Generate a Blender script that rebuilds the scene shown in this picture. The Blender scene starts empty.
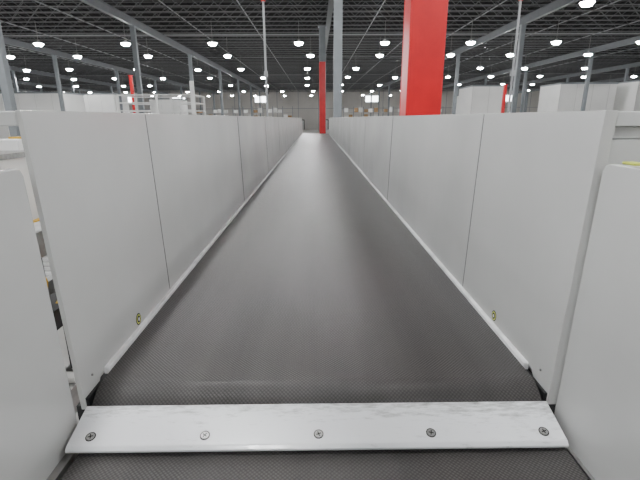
import bpy, math, random
from mathutils import Vector, Matrix, Euler
random.seed(4)
C = bpy.context.scene.collection
CZ = 4.0            # camera height above warehouse floor
BZ = CZ - 0.70      # belt top

# ---------------- materials ----------------
def mat(name, col, rough=0.5, metal=0.0, noise=0.0, nscale=5.0, bump=0.0, bscale=50.0, emis=None, estr=0.0, spec=0.5, stretch=None):
    m = bpy.data.materials.new(name); m.use_nodes = True
    nt = m.node_tree; b = nt.nodes['Principled BSDF']
    b.inputs['Base Color'].default_value = (*col, 1)
    b.inputs['Roughness'].default_value = rough
    b.inputs['Metallic'].default_value = metal
    b.inputs['Specular IOR Level'].default_value = spec
    tc = nt.nodes.new('ShaderNodeTexCoord')
    src = tc.outputs['Object']
    if stretch:
        mp = nt.nodes.new('ShaderNodeMapping'); mp.inputs['Scale'].default_value = stretch
        nt.links.new(src, mp.inputs['Vector']); src = mp.outputs['Vector']
    if noise > 0:
        n = nt.nodes.new('ShaderNodeTexNoise'); n.inputs['Scale'].default_value = nscale
        n.inputs['Detail'].default_value = 5
        nt.links.new(src, n.inputs['Vector'])
        r = nt.nodes.new('ShaderNodeValToRGB')
        r.color_ramp.elements[0].position = 0.3; r.color_ramp.elements[1].position = 0.7
        r.color_ramp.elements[0].color = (*[c*(1-noise) for c in col], 1)
        r.color_ramp.elements[1].color = (*[min(1, c*(1+noise*0.4)) for c in col], 1)
        nt.links.new(n.outputs['Fac'], r.inputs['Fac'])
        nt.links.new(r.outputs['Color'], b.inputs['Base Color'])
    if bump > 0:
        n2 = nt.nodes.new('ShaderNodeTexNoise'); n2.inputs['Scale'].default_value = bscale
        nt.links.new(src, n2.inputs['Vector'])
        bp = nt.nodes.new('ShaderNodeBump'); bp.inputs['Strength'].default_value = bump
        bp.inputs['Distance'].default_value = 0.002
        nt.links.new(n2.outputs['Fac'], bp.inputs['Height'])
        nt.links.new(bp.outputs['Normal'], b.inputs['Normal'])
    if emis:
        b.inputs['Emission Color'].default_value = (*emis, 1)
        b.inputs['Emission Strength'].default_value = estr
    return m

M_panel = mat('painted_panel', (0.59, 0.595, 0.582), 0.22, noise=0.10, nscale=1.8, bump=0.05, bscale=14)
M_cap = mat('painted_cap', (0.60, 0.61, 0.60), 0.4, noise=0.06, nscale=6)
M_strip = mat('edge_strip', (0.92, 0.93, 0.93), 0.22, noise=0.18, nscale=14)
M_dark = mat('dark_steel', (0.02, 0.02, 0.022), 0.5, 0.3)
M_darkgap = mat('near_black', (0.008, 0.008, 0.008), 0.7)  # plain near-black for seam backing, label print and screw slots
M_steel = mat('galvanised_steel', (0.42, 0.42, 0.41), 0.38, 0.85, noise=0.2, nscale=20)
M_pipe = mat('pipe_paint', (0.34, 0.35, 0.36), 0.5)
M_screw = mat('zinc_screw', (0.36, 0.36, 0.35), 0.35, 0.9)
M_red = mat('red_paint', (0.66, 0.005, 0.012), 0.33, noise=0.12, nscale=3)
M_grey = mat('grey_column_paint', (0.21, 0.23, 0.245), 0.5, noise=0.1, nscale=2)
M_girder = mat('grey_girder_paint', (0.15, 0.16, 0.17), 0.55, noise=0.1, nscale=1)
M_joist = mat('grey_joist_paint', (0.15, 0.153, 0.155), 0.5)
M_joist_dark = mat('joist_paint_dark', (0.08, 0.082, 0.084), 0.6)  # darker copy of the joist grey, on top chords and far webs
M_deck = mat('roof_deck_dark', (0.006, 0.0065, 0.0072), 0.8, noise=0.3, nscale=0.3, spec=0.2)
M_wall = mat('precast_wall', (0.50, 0.48, 0.45), 0.8, noise=0.12, nscale=0.15)
M_white = mat('white_partition', (0.80, 0.80, 0.78), 0.6, noise=0.05, nscale=0.5)
M_floor = mat('concrete_floor', (0.46, 0.45, 0.43), 0.35, noise=0.15, nscale=0.4)
M_yellow = mat('safety_yellow', (0.80, 0.48, 0.02), 0.4, noise=0.1, nscale=8)
M_lime = mat('lime_yellow', (0.70, 0.75, 0.12), 0.4)
M_lens = mat('led_lens', (1, 1, 1), 0.4, emis=(0.985, 0.99, 1.0), estr=195)
M_win = mat('daylight_window', (0.9, 0.9, 0.9), 0.3, emis=(0.9, 0.96, 1.0), estr=9)
M_door = mat('dock_door', (0.62, 0.62, 0.60), 0.5, noise=0.06, nscale=1)
M_card = mat('cardboard', (0.35, 0.22, 0.11), 0.8, noise=0.2, nscale=1)

def plate_mat():
    m = bpy.data.materials.new('white_hdpe'); m.use_nodes = True
    nt = m.node_tree; b = nt.nodes['Principled BSDF']; L = nt.links
    tc = nt.nodes.new('ShaderNodeTexCoord')
    mp = nt.nodes.new('ShaderNodeMapping'); mp.inputs['Scale'].default_value = (9, 45, 9)
    L.new(tc.outputs['Object'], mp.inputs['Vector'])
    n = nt.nodes.new('ShaderNodeTexNoise'); n.inputs['Scale'].default_value = 2.2; n.inputs['Detail'].default_value = 8; n.inputs['Roughness'].default_value = 0.75
    L.new(mp.outputs['Vector'], n.inputs['Vector'])
    sx = nt.nodes.new('ShaderNodeSeparateXYZ'); L.new(tc.outputs['Object'], sx.inputs[0])
    mr = nt.nodes.new('ShaderNodeMapRange'); mr.inputs['From Min'].default_value = 0.895; mr.inputs['From Max'].default_value = 0.96
    mr.inputs['To Min'].default_value = 0; mr.inputs['To Max'].default_value = 0.20
    L.new(sx.outputs['Y'], mr.inputs['Value'])
    mr2 = nt.nodes.new('ShaderNodeMapRange'); mr2.inputs['From Min'].default_value = 0.0; mr2.inputs['From Max'].default_value = 0.5
    mr2.inputs['To Min'].default_value = 0; mr2.inputs['To Max'].default_value = 0.07
    L.new(sx.outputs['X'], mr2.inputs['Value'])
    ad = nt.nodes.new('ShaderNodeMath'); ad.operation = 'ADD'
    L.new(n.outputs['Fac'], ad.inputs[0]); L.new(mr.outputs['Result'], ad.inputs[1])
    ad2 = nt.nodes.new('ShaderNodeMath'); ad2.operation = 'ADD'
    L.new(ad.outputs[0], ad2.inputs[0]); L.new(mr2.outputs['Result'], ad2.inputs[1])
    r = nt.nodes.new('ShaderNodeValToRGB')
    r.color_ramp.elements[0].position = 0.60; r.color_ramp.elements[0].color = (0.94, 0.955, 0.97, 1)
    r.color_ramp.elements[1].position = 0.92; r.color_ramp.elements[1].color = (0.26, 0.26, 0.25, 1)
    L.new(ad2.outputs[0], r.inputs['Fac']); L.new(r.outputs['Color'], b.inputs['Base Color'])
    b.inputs['Roughness'].default_value = 0.18
    b.inputs['Specular IOR Level'].default_value = 0.9
    n2 = nt.nodes.new('ShaderNodeTexNoise'); n2.inputs['Scale'].default_value = 16
    L.new(tc.outputs['Object'], n2.inputs['Vector'])
    bp = nt.nodes.new('ShaderNodeBump'); bp.inputs['Strength'].default_value = 0.4; bp.inputs['Distance'].default_value = 0.004
    L.new(n2.outputs['Fac'], bp.inputs['Height']); L.new(bp.outputs['Normal'], b.inputs['Normal'])
    return m
M_hdpe = plate_mat()

def belt_mat():
    m = bpy.data.materials.new('belt_rubber'); m.use_nodes = True
    nt = m.node_tree; b = nt.nodes['Principled BSDF']; L = nt.links
    uv = nt.nodes.new('ShaderNodeUVMap')
    mp = nt.nodes.new('ShaderNodeMapping'); mp.inputs['Rotation'].default_value = (0, 0, math.radians(45))
    L.new(uv.outputs['UV'], mp.inputs['Vector'])
    v = nt.nodes.new('ShaderNodeTexVoronoi'); v.inputs['Scale'].default_value = 132
    v.inputs['Randomness'].default_value = 0.10
    L.new(mp.outputs['Vector'], v.inputs['Vector'])
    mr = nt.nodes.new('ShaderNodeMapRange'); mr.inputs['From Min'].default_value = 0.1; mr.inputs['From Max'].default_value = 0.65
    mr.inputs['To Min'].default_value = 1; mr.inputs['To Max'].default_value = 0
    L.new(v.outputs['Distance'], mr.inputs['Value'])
    bp = nt.nodes.new('ShaderNodeBump'); bp.inputs['Strength'].default_value = 0.7; bp.inputs['Distance'].default_value = 0.0013
    L.new(mr.outputs['Result'], bp.inputs['Height']); L.new(bp.outputs['Normal'], b.inputs['Normal'])
    mp2 = nt.nodes.new('ShaderNodeMapping'); mp2.inputs['Scale'].default_value = (7, 0.35, 1)
    L.new(uv.outputs['UV'], mp2.inputs['Vector'])
    n = nt.nodes.new('ShaderNodeTexNoise'); n.inputs['Scale'].default_value = 1.0; n.inputs['Detail'].default_value = 4
    L.new(mp2.outputs['Vector'], n.inputs['Vector'])
    r = nt.nodes.new('ShaderNodeValToRGB')
    r.color_ramp.elements[0].position = 0.3; r.color_ramp.elements[0].color = (0.048, 0.0445, 0.0435, 1)
    r.color_ramp.elements[1].position = 0.75; r.color_ramp.elements[1].color = (0.088, 0.082, 0.079, 1)
    L.new(n.outputs['Fac'], r.inputs['Fac'])
    mx = nt.nodes.new('ShaderNodeMix'); mx.data_type = 'RGBA'; mx.blend_type = 'MULTIPLY'
    mx.inputs['Factor'].default_value = 1.0
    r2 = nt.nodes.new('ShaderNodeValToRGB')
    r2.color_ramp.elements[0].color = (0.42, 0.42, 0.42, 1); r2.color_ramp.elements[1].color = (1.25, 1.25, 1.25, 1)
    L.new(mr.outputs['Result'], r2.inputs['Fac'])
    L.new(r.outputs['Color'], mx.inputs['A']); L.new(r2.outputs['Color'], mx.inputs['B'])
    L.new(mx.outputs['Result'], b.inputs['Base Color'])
    b.inputs['Roughness'].default_value = 0.315
    b.inputs['Specular IOR Level'].default_value = 0.5
    return m
M_belt = belt_mat()

# ---------------- mesh helpers ----------------
class MB:
    def __init__(s): s.v = []; s.f = []; s.m = []; s.mats = []
    def mi(s, m):
        if m not in s.mats: s.mats.append(m)
        return s.mats.index(m)
    def add(s, vs, fs, m):
        o = len(s.v); s.v += [tuple(p) for p in vs]; k = s.mi(m)
        for f in fs: s.f.append([i+o for i in f]); s.m.append(k)
    def box(s, x0, x1, y0, y1, z0, z1, m):
        vs = [(x0,y0,z0),(x1,y0,z0),(x1,y1,z0),(x0,y1,z0),(x0,y0,z1),(x1,y0,z1),(x1,y1,z1),(x0,y1,z1)]
        s.add(vs, [(0,3,2,1),(4,5,6,7),(0,1,5,4),(1,2,6,5),(2,3,7,6),(3,0,4,7)], m)
    def bar(s, a, b, w, m, h=None):
        a = Vector(a); b = Vector(b); d = (b-a).normalized(); h = h or w
        up = Vector((0,0,1)) if abs(d.z) < 0.95 else Vector((0,1,0))
        r = d.cross(up).normalized()*w/2; u = r.cross(d).normalized()*h/2
        vs = [a-r-u, a+r-u, a+r+u, a-r+u, b-r-u, b+r-u, b+r+u, b-r+u]
        s.add(vs, [(0,3,2,1),(4,5,6,7),(0,1,5,4),(1,2,6,5),(2,3,7,6),(3,0,4,7)], m)
    def cyl(s, a, b, r, m, n=12, r2=None):
        a = Vector(a); b = Vector(b); d = (b-a).normalized(); r2 = r if r2 is None else r2
        up = Vector((0,0,1)) if abs(d.z) < 0.95 else Vector((0,1,0))
        x = d.cross(up).normalized(); y = x.cross(d).normalized()
        vs = []
        for c, rr in ((a, r), (b, r2)):
            for i in range(n):
                t = 2*math.pi*i/n; vs.append(c + x*rr*math.cos(t) + y*rr*math.sin(t))
        fs = [(i, (i+1) % n, n+(i+1) % n, n+i) for i in range(n)]
        fs += [tuple(reversed(range(n))), tuple(range(n, 2*n))]
        s.add(vs, fs, m)
    def ibeam_y(s, x, y0, y1, z0, z1, w, t, m):
        s.box(x-w/2, x+w/2, y0, y1, z0, z0+t, m); s.box(x-w/2, x+w/2, y0, y1, z1-t, z1, m)
        s.box(x-t/2, x+t/2, y0, y1, z0+t, z1-t, m)
    def lean(s, side, k=0.030):
        s.v = [(x - side*k*(CZ+0.012-z), y, z) for (x, y, z) in s.v]; return s
    def obj(s, name, parent=None, bevel=0, smooth=False):
        me = bpy.data.meshes.new(name); me.from_pydata(s.v, [], s.f)
        for m in s.mats: me.materials.append(m)
        me.polygons.foreach_set('material_index', s.m); me.update()
        import bmesh
        bm = bmesh.new(); bm.from_mesh(me); bmesh.ops.recalc_face_normals(bm, faces=bm.faces); bm.to_mesh(me); bm.free()
        ob = bpy.data.objects.new(name, me); C.objects.link(ob)
        if bevel:
            bv = ob.modifiers.new('bevel', 'BEVEL'); bv.width = bevel; bv.segments = 3; bv.limit_method = 'ANGLE'
        if smooth:
            for p in me.polygons: p.use_smooth = True
        if parent: ob.parent = parent
        return ob
def empty(name, loc=(0,0,0)):
    e = bpy.data.objects.new(name, None); C.objects.link(e); e.empty_display_size = 0.2
    return e

# ---------------- room shell ----------------
X0, X1, Y0, Y1 = -115, 125, -25, 158
DZ = CZ + 9.6
b = MB(); b.box(X0, X1, Y0, Y1, -0.2, 0, M_floor); b.obj('floor')
b = MB(); b.box(X0, X1, Y0, Y1, DZ, DZ+0.2, M_deck)
b.obj('ceiling')
def wall(name, x0, x1, y0, y1):
    b = MB(); b.box(x0, x1, y0, y1, 0, DZ, M_wall); return b.obj(name)
wall('wall_far', X0, X1, Y1, Y1+0.3); wall('wall_back', X0, X1, Y0-0.3, Y0)
wall('wall_left', X0-0.3, X0, Y0, Y1); wall('wall_right', X1, X1+0.3, Y0, Y1)
b = MB()
x = X0+4
while x < X1:
    b.box(x-0.08, x+0.08, Y1-0.03, Y1, 0, DZ-0.1, M_grey); x += 7.5
b.box(X0+0.1, X1-0.1, Y1-0.06, Y1-0.03, 7.2, 7.35, M_grey)
b.obj('trim_1')
wi = 1
for wx in (-100, -86, -66, -48, -19, 20, 36, 52, 68, 84, 98, 110):
    b = MB()
    b.box(wx-2.2, wx+2.2, Y1-0.12, Y1-0.08, 9.4, 11.4, M_win)
    b.box(wx-2.35, wx+2.35, Y1-0.16, Y1-0.07, 11.4, 11.55, M_grey); b.box(wx-2.35, wx+2.35, Y1-0.16, Y1-0.07, 9.25, 9.4, M_grey)
    for dx in (-2.28, 0, 2.28): b.box(wx+dx-0.07, wx+dx+0.07, Y1-0.16, Y1-0.07, 9.4, 11.4, M_grey)
    b.obj('window_%d' % wi); wi += 1
di = 1
for k in range(-12, 13):
    dx = k*8.6+3
    b = MB()
    b.box(dx-1.4, dx+1.4, Y1-0.12, Y1-0.065, 0.02, 3.2, M_door)
    for j in range(1, 6): b.box(dx-1.4, dx+1.4, Y1-0.14, Y1-0.12, j*0.53, j*0.53+0.03, M_grey)
    for s in (-1, 1): b.box(dx+s*1.55-0.15, dx+s*1.55+0.15, Y1-0.16, Y1-0.065, 0.02, 3.4, M_dark)
    b.box(dx-1.7, dx+1.7, Y1-0.16, Y1-0.065, 3.2, 3.5, M_dark)
    b.obj('door_%d' % di); di += 1

# ---------------- roof steel ----------------
gx0 = 1.25
GX = [gx0+17.55*k for k in range(-6, 8) if X0 < gx0+17.55*k < X1]
GY = [6+18*k for k in range(-1, 9)]
b = MB()
for gx in GX: b.ibeam_y(gx, Y0+0.1, Y1-0.1, CZ+8.0, CZ+8.65, 0.34, 0.04, M_girder)
b.obj('roof_girder_frame')
b = MB()
jy = 4.0; zb, zt = CZ+8.70, CZ+9.5
while jy < Y1-1:
    hw = min(115, 0.80*jy+14)
    xa = max(X0+0.5, -hw); xb = min(X1-0.5, hw)
    b.box(xa, xb, jy-0.05, jy+0.05, zb, zb+0.06, M_joist)
    b.box(xa, xb, jy-0.06, jy+0.06, zt-0.06, zt, M_joist_dark)
    st = 0.8 if jy < 70 else 1.3
    x = xa; up = False
    while x+st < xb:
        z1, z2 = (zt-0.05, zb+0.05) if up else (zb+0.05, zt-0.05)
        b.bar((x, jy, z1), (x+st, jy, z2), 0.035, M_joist if jy < 45 else M_joist_dark)
        up = not up; x += st
    jy += 1.9
b.obj('roof_joist_array')
b = MB()
x = -100
while x < 110:
    b.box(x-0.06, x+0.06, 4, Y1-0.5, DZ-0.06, DZ, M_deck); x += 1.0
b.obj('roof_deck_ribs')
b = MB()
for px in (-52, -38, -29, -21.5, -12, -6, 5.5, 10.5, 15, 24, 31, 43, 58):
    b.cyl((px, 2, CZ+8.78), (px, Y1-1, CZ+8.78), 0.045, M_pipe, 8)
for py in (18, 33, 51, 69, 96, 120):
    b.cyl((-90, py, CZ+8.80), (95, py, CZ+8.80), 0.06, M_pipe, 8)
b.obj('sprinkler_pipe_network')

# ---------------- columns ----------------
def column(x, y, w, redh, name):
    e = empty(name)
    b = MB(); b.box(x-w/2, x+w/2, y-w/2, y+w/2, 0, CZ+8.0, M_grey)
    b.box(x-w*0.95, x+w*0.95, y-w*0.95, y+w*0.95, 0, 0.04, M_grey)
    b.obj('shaft', e, bevel=0.03)
    b = MB(); b.box(x-w*0.7, x+w*0.7, y-w*0.7, y+w*0.7, CZ+7.93, CZ+7.995, M_grey)
    b.obj('cap_plate', e)
    if redh:
        b = MB(); b.box(x-w/2-0.02, x+w/2+0.02, y-w/2-0.02, y+w/2+0.02, 0.04, CZ+redh, M_red)
        b.obj('red_sleeve', e, bevel=0.03)
e = empty('red_steel_column')
x, y, w = 1.41, 6.0, 0.46
b = MB()
b.box(x-w/2, x+w/2, y-0.22, y-0.19, 0.03, CZ+7.95, M_red); b.box(x-w/2, x+w/2, y+0.19, y+0.22, 0.03, CZ+7.95, M_red)
b.box(x-0.05, x+0.05, y-0.19, y+0.19, 0.03, CZ+7.95, M_red)
b.box(x-w/2+0.004, x-w/2+0.03, y-0.19, y+0.19, 0.03, CZ+7.95, M_red)
b.obj('shaft', e, bevel=0.012)
b = MB(); b.box(x-0.4, x+0.4, y-0.4, y+0.4, 0, 0.03, M_grey); b.box(x-0.33, x+0.33, y-0.33, y+0.33, CZ+7.95, CZ+7.99, M_red)
b.obj('base_and_cap_plates', e)
column(1.2, 24.0, 0.44, 0, 'grey_steel_column')
column(0.68, 42.5, 0.55, 5.0, 'red_steel_column')
for gx in GX:
    for gy in GY:
        if abs(gx-gx0) < 0.1 and gy in (6, 24, 42): continue
        if gy < 20 and abs(gx) > 60: continue
        column(gx, gy, 0.40, 0, 'grey_steel_column')
def bollard(x, y, w, h):
    b = MB(); b.box(x-w/2, x+w/2, y-w/2, y+w/2, 0.03, CZ+h, M_red); b.box(x-w, x+w, y-w, y+w, 0, 0.03, M_grey)
    b.box(x-w*0.7, x+w*0.7, y-w*0.7, y+w*0.7, CZ+h, CZ+h+0.05, M_red)
    b.obj('red_guide_post', bevel=0.01)
bollard(-18.7, 46.2, 0.28, 4.2)
bollard(19.7, 46.5, 0.28, 3.2)

# ---------------- high bay lights ----------------
b = MB()
def light(x, y, z=CZ+6.6):
    b.cyl((x, y, z+0.20), (x, y, z+0.34), 0.44, M_white, 16, r2=0.24)
    b.cyl((x, y, z+0.34), (x, y, z+0.46), 0.12, M_steel, 8)
    b.cyl((x, y, z), (x, y, z+0.20), 0.28, M_lens, 12, r2=0.42)
    b.bar((x, y, z+0.46), (x, y, CZ+8.68), 0.02, M_steel)
xs = [-1.5+8.1*k for k in range(-11, 14)]
for y in (-16, -7, 2, 11, 20):
    for x in xs:
        if abs(x) < 45: light(x, y)
light(16.9, 29.2)
for y in (43.5, 51.8, 65, 79, 97, 118, 140):
    for i, x in enumerate(xs):
        if abs(x) < y*0.8+12: light(x + (0 if y < 50 else random.uniform(-1.2, 1.2)), y + (0 if y < 60 else random.uniform(-1, 1)))
b.obj('high_bay_lights')

# ---------------- main conveyor ----------------
YB, YE, R = 1.037, 20.6, 0.085
XL, XR = -0.599, 0.601
def belt(name, y0, y1, zt, xl, xr, r, parent=None):
    N = 14
    prof = []
    for i in range(N+1):
        a = math.pi - math.pi*i/N
        prof.append((y0 - r*math.sin(a), zt - r + r*math.cos(a)))
    segs = 40
    for i in range(1, segs): prof.append((y0+(y1-y0)*i/segs, zt))
    for i in range(N+1):
        a = math.pi*i/N
        prof.append((y1 + r*math.sin(a), zt - r + r*math.cos(a)))
    prof.append(prof[0])
    vs, fs = [], []
    d = 0; ds = [0]
    for i in range(1, len(prof)):
        d += math.dist(prof[i], prof[i-1]); ds.append(d)
    for (y, z) in prof: vs += [(xl, y, z), (xr, y, z)]
    for i in range(len(prof)-1): fs.append((2*i, 2*i+1, 2*i+3, 2*i+2))
    me = bpy.data.meshes.new(name); me.from_pydata(vs, [], fs)
    uvl = me.uv_layers.new(name='UVMap')
    for p in me.polygons:
        for li in p.loop_indices:
            vi = me.loops[li].vertex_index
            uvl.data[li].uv = (vs[vi][0], ds[vi//2])
        p.use_smooth = True
    me.materials.append(M_belt)
    ob = bpy.data.objects.new(name, me); C.objects.link(ob)
    if parent: ob.parent = parent
    return ob
conv = empty('belt_conveyor')
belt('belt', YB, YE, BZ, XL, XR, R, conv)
b = MB()
b.cyl((XL+0.005, YB, BZ-R), (XR-0.005, YB, BZ-R), R-0.004, M_steel, 32)
b.cyl((XL+0.005, YE, BZ-R), (XR-0.005, YE, BZ-R), R-0.004, M_steel, 32)
b.obj('end_rollers', conv)
b = MB()
b.box(XL+0.02, XR-0.02, YB+0.1, YE-0.1, BZ-0.03, BZ-0.006, M_dark)
for s, xx in ((-1, -0.622), (1, 0.622)):
    xa, xb = sorted((xx, xx+s*0.03))
    b.box(xa, xb, YB-0.05, YE+0.12, BZ-0.26, BZ-0.045, M_dark)
for yy in [1.6+3.1*k for k in range(7)]:
    for xx in (-0.70, 0.70):
        b.box(xx-0.04, xx+0.04, yy-0.04, yy+0.04, 0.02, BZ-0.2, M_steel)
        b.box(xx-0.1, xx+0.1, yy-0.1, yy+0.1, 0.0, 0.02, M_steel)
    b.box(-0.7, 0.7, yy-0.03, yy+0.03, BZ-0.34, BZ-0.27, M_steel)
    b.bar((-0.7, yy, 0.4), (0.7, yy, 2.2), 0.04, M_steel)
b.obj('support_frame', conv)

# side guards
WX = 0.636
for s in (-1, 1):
    TOP = CZ+(0.020 if s < 0 else 0.013)
    TH = 0.012 if s < 0 else 0.028
    seams = [0.965, 1.665, 3.62, 5.58, 7.55, 9.5, 11.45, 13.4, 15.35, 17.3, 19.25, 20.7]
    e = empty('conveyor_side_guard')
    for i in range(len(seams)-1):
        b = MB(); xa, xb = sorted((s*WX, s*(WX+TH)))
        g0 = 0.004 if i <= 1 else 0.014; g1 = 0.004 if i == 0 else 0.014
        if i == 0:
            y0, y1 = seams[0], seams[1]-g1
            prof = [(y0, BZ-0.04), (y0+0.06, BZ-0.04), (y0+0.10, BZ+0.004), (y1, BZ+0.004), (y1, TOP), (y0, TOP)]
            n = len(prof)
            vs = [(xa, p[0], p[1]) for p in prof]+[(xb, p[0], p[1]) for p in prof]
            fs = [tuple(range(n)), tuple(reversed(range(n, 2*n)))]+[(k, (k+1) % n, n+(k+1) % n, n+k) for k in range(n)]
            b.add(vs, fs, M_panel)
        else:
            b.box(xa, xb, seams[i]+g0, seams[i+1]-g1, BZ+0.004, TOP, M_panel)
        b.lean(s).obj('panel_%d' % (i+1), e, bevel=0.0015)
    b = MB()
    for y in seams[1:-1]:
        xa, xb = sorted((s*(WX+0.0015), s*(WX+TH-0.001)))
        g = 0.004 if y < 2 else 0.014
        b.box(xa, xb, y-g, y+g, BZ+0.004, TOP-0.003, M_darkgap)  # near-black backing set inside each panel gap to darken the seam
    b.lean(s).obj('seam_backing', e)
    b = MB()
    xa, xb = sorted((s*0.622, s*(WX+0.004)))
    b.box(xa, xb, seams[0]+0.12, seams[-1], BZ-0.03, BZ+0.012, M_strip)
    b.lean(s).obj('edge_strip', e, bevel=0.003)
    b = MB()
    xa, xb = sorted((s*(WX+TH+0.001), s*(WX+0.30)))
    b.box(xa, xb, seams[0]+0.002, seams[-1], TOP-0.034, TOP-0.002, M_cap)
    if s > 0:
        b.box(WX+0.03, WX+0.29, seams[0]+0.03, seams[-1], TOP-0.062, TOP-0.035, M_cap)
        b.box(WX+0.03, WX+0.27, seams[0]+0.012, seams[-1], BZ-0.2, TOP-0.063, M_cap)
    else:
        b.box(-WX-0.06, -WX-0.029, 1.62, seams[-1], BZ-0.2, TOP-0.035, M_cap)
    b.obj('outer_housing', e, bevel=0.003)
    b = MB()
    ly = 1.34; lz = BZ+0.037
    for rr, m, off in ((1.0, M_darkgap, 0.0008), (0.80, M_lime, 0.0014), (0.60, M_darkgap, 0.0020), (0.3, M_strip, 0.0026)):
        n = 20; vs = []
        k2 = 1.1 if s < 0 else 1.0
        for k in range(n):
            t = 2*math.pi*k/n
            vs.append((s*(WX-off), ly+0.018*k2*rr*math.cos(t), lz+0.019*k2*rr*math.sin(t)))
        b.add(vs, [tuple(range(n))], m)
    b.lean(s).obj('oval_label', e)
    b = MB()
    b.cyl((s*WX, 1.02, BZ+0.03), (s*(WX-0.004), 1.02, BZ+0.03), 0.003, M_screw, 10)
    b.lean(s).obj('bolt', e)
    b = MB()
    xa, xb = sorted((s*0.606, s*0.618))
    b.box(xa, xb, 0.972, 1.13, BZ-0.16, BZ-0.010, M_dark)
    b.cyl((s*0.607, YB-0.02, BZ-0.05), (s*0.600, YB-0.02, BZ-0.05), 0.014, M_screw, 6)
    b.obj('end_bracket', e)

# ---------------- transition plate ----------------
tp = empty('transition_plate')
pa = Vector((0, 0.957, CZ-0.722)); pb = Vector((0, 0.840, CZ-0.757))
d = (pb-pa); L = d.length; dn = d.normalized(); nrm = Vector((0, dn.z, -dn.y));
if nrm.z < 0: nrm = -nrm
def P(x, t, h): return Vector((x, 0, 0)) + pa + dn*t + nrm*h
b = MB()
th = 0.014; xl, xr = -0.605, 0.606
prof = [(0, -th), (0, 0), (L*0.92, 0), (L, -0.006), (L, -th)]
n = len(prof)
vs = [P(xl, *p) for p in prof]+[P(xr, *p) for p in prof]
b.add(vs, [tuple(range(n)), tuple(reversed(range(n, 2*n)))]+[(k, (k+1) % n, n+(k+1) % n, n+k) for k in range(n)], M_hdpe)
b.obj('plate', tp, bevel=0.002)
b = MB()
for sx in (-0.556, -0.277, 0.002, 0.279, 0.558):
    c = P(sx, L*0.72, 0.0)
    b.cyl(c-nrm*0.001, c+nrm*0.0010, 0.0122, M_darkgap, 24)
    b.cyl(c, c+nrm*0.0022, 0.0108, M_screw, 24, r2=0.009)
    ang = random.uniform(0, 1.5)
    for q in (0, math.pi/2):
        dx = math.cos(ang+q)*0.006; dt = math.sin(ang+q)*0.006
        b.bar(c+nrm*0.0022+Vector((dx, 0, 0))+dn*dt, c+nrm*0.0022-Vector((dx, 0, 0))-dn*dt, 0.0024, M_darkgap, 0.001)
b.obj('screws', tp)

# ---------------- near conveyor ----------------
c2 = empty('belt_conveyor')
belt('belt', -1.6, 0.875, CZ-0.777, -0.578, 0.603, 0.04, c2)
b = MB()
b.box(-0.57, 0.595, -1.5, 0.80, CZ-0.80, CZ-0.783, M_dark)
for xa, xb in ((-0.625, -0.600), (0.618, 0.640)):
    b.box(xa, xb, -1.6, 0.92, CZ-0.98, CZ-0.79, M_steel)
for yy in (-1.3, 0.4):
    for xx in (-0.72, 0.72):
        b.box(xx-0.04, xx+0.04, yy-0.04, yy+0.04, 0.0, CZ-0.9, M_steel)
    b.box(-0.72, 0.72, yy-0.03, yy+0.03, CZ-1.04, CZ-0.98, M_steel)
b.obj('support_frame', c2)
for s, ye in ((-1, 0.934), (1, 0.952)):
    e = empty('conveyor_side_guard')
    b = MB(); xo = 0.638 if s < 0 else 0.645; xa, xb = sorted((s*xo, s*(xo+0.020)))
    top = CZ-0.100
    prof = [(-1.6, CZ-0.92), (ye-0.012, CZ-0.92), (ye, CZ-0.90), (ye, top-0.018), (ye-0.006, top-0.005), (ye-0.018, top), (-1.6, top)]
    n = len(prof)
    vs = [(xa, *p) for p in prof]+[(xb, *p) for p in prof]
    b.add(vs, [tuple(range(n)), tuple(reversed(range(n, 2*n)))]+[(k, (k+1) % n, n+(k+1) % n, n+k) for k in range(n)], M_panel)
    b.lean(s, 0.022).obj('panel', e, bevel=0.003)
    b = MB(); xa, xb = sorted((s*0.6655, s*0.74))
    b.box(xa, xb, -1.6, ye-0.03, top-0.03, top-0.001, M_cap)
    if s > 0: b.box(0.675, 0.70, ye-0.05, ye-0.01, top-0.001, top+0.005, M_lime)
    b.obj('top_flange', e, bevel=0.003)

# ---------------- drop poles ----------------
for (px, py, nm) in ((-1.36, 12.6, 'power_drop_pole'), (5.5, 12.6, 'power_drop_pole')):
    b = MB()
    b.cyl((px, py, 0.02), (px, py, CZ+3.05), 0.030, M_pipe, 12)
    b.cyl((px, py, CZ+2.98), (px, py, CZ+3.28), 0.06, M_red, 12)
    b.cyl((px, py, CZ+3.28), (px, py, CZ+8.68), 0.02, M_pipe, 8)
    b.box(px-0.05, px+0.05, py-0.05, py+0.05, CZ+1.1, CZ+1.25, M_pipe)
    b.box(px-0.12, px+0.12, py-0.12, py+0.12, 0, 0.02, M_steel)
    b.obj(nm)

# ---------------- mezzanine / gantry left ----------------
b = MB()
for xx in (-13.2, -10.6, -8.2):
    for yy in (30, 33): b.box(xx-0.07, xx+0.07, yy-0.07, yy+0.07, 0, CZ+1.55, M_white)
for yy in (30, 33):
    for zz in (CZ+0.5, CZ+1.0, CZ+1.5): b.box(-13.2, -8.2, yy-0.04, yy+0.04, zz, zz+0.07, M_white)
for xx in (-13.2, -8.2): 
    for zz in (CZ+0.5, CZ+1.0, CZ+1.5): b.box(xx-0.04, xx+0.04, 30, 33, zz, zz+0.07, M_white)
b.box(-13.4, -8.0, 29.9, 33.1, CZ-0.2, CZ+0.02, M_grey)
b.box(-8.3, -8.05, 29.9, 30.1, 0, CZ+2.4, M_white)
b.obj('mezzanine_platform')

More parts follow.
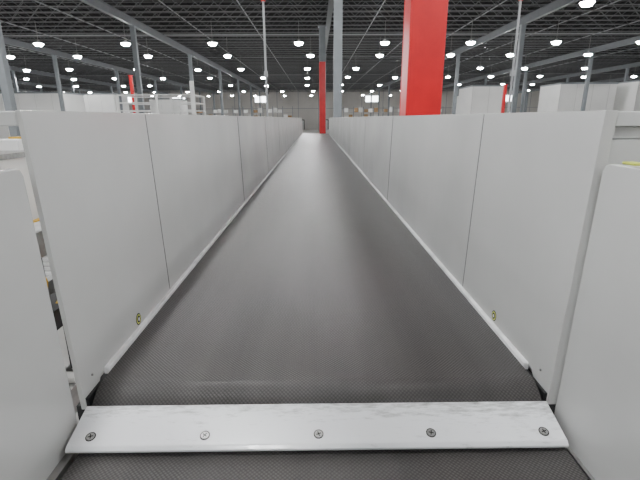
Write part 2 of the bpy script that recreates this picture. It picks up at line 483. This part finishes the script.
# ---------------- white partitions / rooms ----------------
def room(x0, x1, y, h, dep=6, name='partition_room'):
    b = MB(); b.box(x0, x1, y, y+dep, 0, h, M_white)
    x = x0
    while x < x1-0.1:
        b.box(x-0.03, x+0.03, y-0.04, y, 0, h, M_door); x += 2.4
    b.box(x0-0.1, x1+0.1, y-0.1, y+dep+0.1, h, h+0.2, M_grey)
    b.box(x0+1, x0+2, y-0.06, y-0.001, 0.02, 2.1, M_door)
    b.obj(name)
room(-50, -36.5, 65, 7.6)
room(-52, -37.5, 84, 8.4)
room(-34, -28, 92, 7.8)
room(22.5, 27.0, 64, 8.2)
room(36.2, 44.5, 66, 8.6)
room(46.2, 56, 64, 8.8)
room(31, 36, 92, 8.4)

def rack(x0, x1, y, h):
    b = MB(); n = int((x1-x0)/2.8)
    for i in range(n+1):
        xx = x0+i*2.8
        for yy in (y, y+1.1): b.box(xx-0.05, xx+0.05, yy-0.05, yy+0.05, 0, h, M_grey)
        if i < n:
            for lv in range(int(h/1.7)):
                zz = 0.3+lv*1.7
                b.box(xx, xx+2.8, y-0.03, y+0.03, zz, zz+0.12, M_steel)
                b.box(xx, xx+2.8, y+1.07, y+1.13, zz, zz+0.12, M_steel)
                for q in (0.25, 1.5):
                    if random.random() < 0.7:
                        hh = random.uniform(0.7, 1.3)
                        b.box(xx+q, xx+q+1.0, y+0.05, y+1.05, zz+0.12, zz+0.12+hh, random.choice((M_card, M_white, M_door)))
    b.obj('pallet_rack')
rack(-40, -6, 125, 7.2); rack(8, 36, 125, 7.0)

# ---------------- neighbouring equipment on the left ----------------
e = empty('roller_conveyor')
b = MB()
zc = CZ-1.05
for xx in (-2.9, -1.75): b.box(xx-0.03, xx+0.03, -1, 16, zc-0.12, zc+0.05, M_yellow if xx < -2 else M_steel)
b.obj('side_rails', e)
b = MB(); y = -0.9
while y < 15.9: b.cyl((-2.86, y, zc), (-1.79, y, zc), 0.03, M_steel, 10); y += 0.1
b.obj('rollers', e)
b = MB()
for yy in (0, 3, 6, 9, 12, 15):
    for xx in (-2.9, -1.75): b.box(xx-0.04, xx+0.04, yy-0.04, yy+0.04, 0, zc-0.12, M_dark)
b.obj('legs', e)
e = empty('chain_transfer_unit')
b = MB()
b.box(-1.42, -1.28, 1.0, 6.0, CZ-0.62, CZ-0.50, M_steel)
b.box(-1.42, -1.28, 1.0, 6.0, CZ-1.0, CZ-0.9, M_dark)
b.box(-1.42, -1.28, 1.0, 6.0, CZ-1.5, CZ-1.35, M_steel)
for k in range(18):
    yy = 1.05+0.28*k
    b.box(-1.39, -1.31, yy-0.05, yy+0.05, CZ-1.5, CZ-0.55, M_dark)
for yy in (1.15, 2.9, 4.4, 5.9): b.box(-1.40, -1.30, yy-0.04, yy+0.04, 0, CZ-1.5, M_dark)
b.obj('frame', e)
b = MB()
for k in range(36):
    yy = 1.1+0.133*k
    zz = CZ-0.60-0.11*((k*5) % 8)
    r = 0.028+0.012*(k % 3)
    b.cyl((-1.33, yy, zz), (-1.22, yy, zz), r, (M_yellow, M_white, M_yellow, M_yellow, M_steel)[k % 5], 14)
b.obj('sprockets_and_rollers', e)
e = empty('sorter_machine')
b = MB()
b.box(-4.6, -3.4, 3.2, 12, CZ-1.5, CZ-0.42, M_white)
b.box(-4.62, -3.38, 3.15, 12.05, CZ-0.42, CZ-0.36, M_steel)
for k in range(8): b.box(-4.4, -3.6, 3.3+k, 3.7+k, CZ-0.36, CZ-0.24, M_white if k % 3 else M_yellow)
for yy in (3.5, 7.5, 11.5):
    for xx in (-4.5, -3.5): b.box(xx-0.06, xx+0.06, yy-0.06, yy+0.06, 0, CZ-1.5, M_dark)
b.obj('body', e)

# ---------------- world / camera ----------------
w = bpy.data.worlds.new('world'); bpy.context.scene.world = w; w.use_nodes = True
w.node_tree.nodes['Background'].inputs['Color'].default_value = (0.8, 0.87, 1, 1)
w.node_tree.nodes['Background'].inputs['Strength'].default_value = 0.5
cd = bpy.data.cameras.new('camera'); cam = bpy.data.objects.new('camera', cd); C.objects.link(cam)
cd.lens = 36*425/640; cd.sensor_width = 36; cd.clip_end = 600; cd.clip_start = 0.02
pitch = math.atan(122/425); yaw = -math.atan(4/425*0.96)
R1 = Euler((math.pi/2 - pitch, 0, yaw), 'XYZ').to_matrix()
roll = Matrix.Rotation(math.radians(-0.3), 3, 'Z')
cam.matrix_world = (R1 @ roll).to_4x4(); cam.location = (0, 0, CZ)
bpy.context.scene.camera = cam
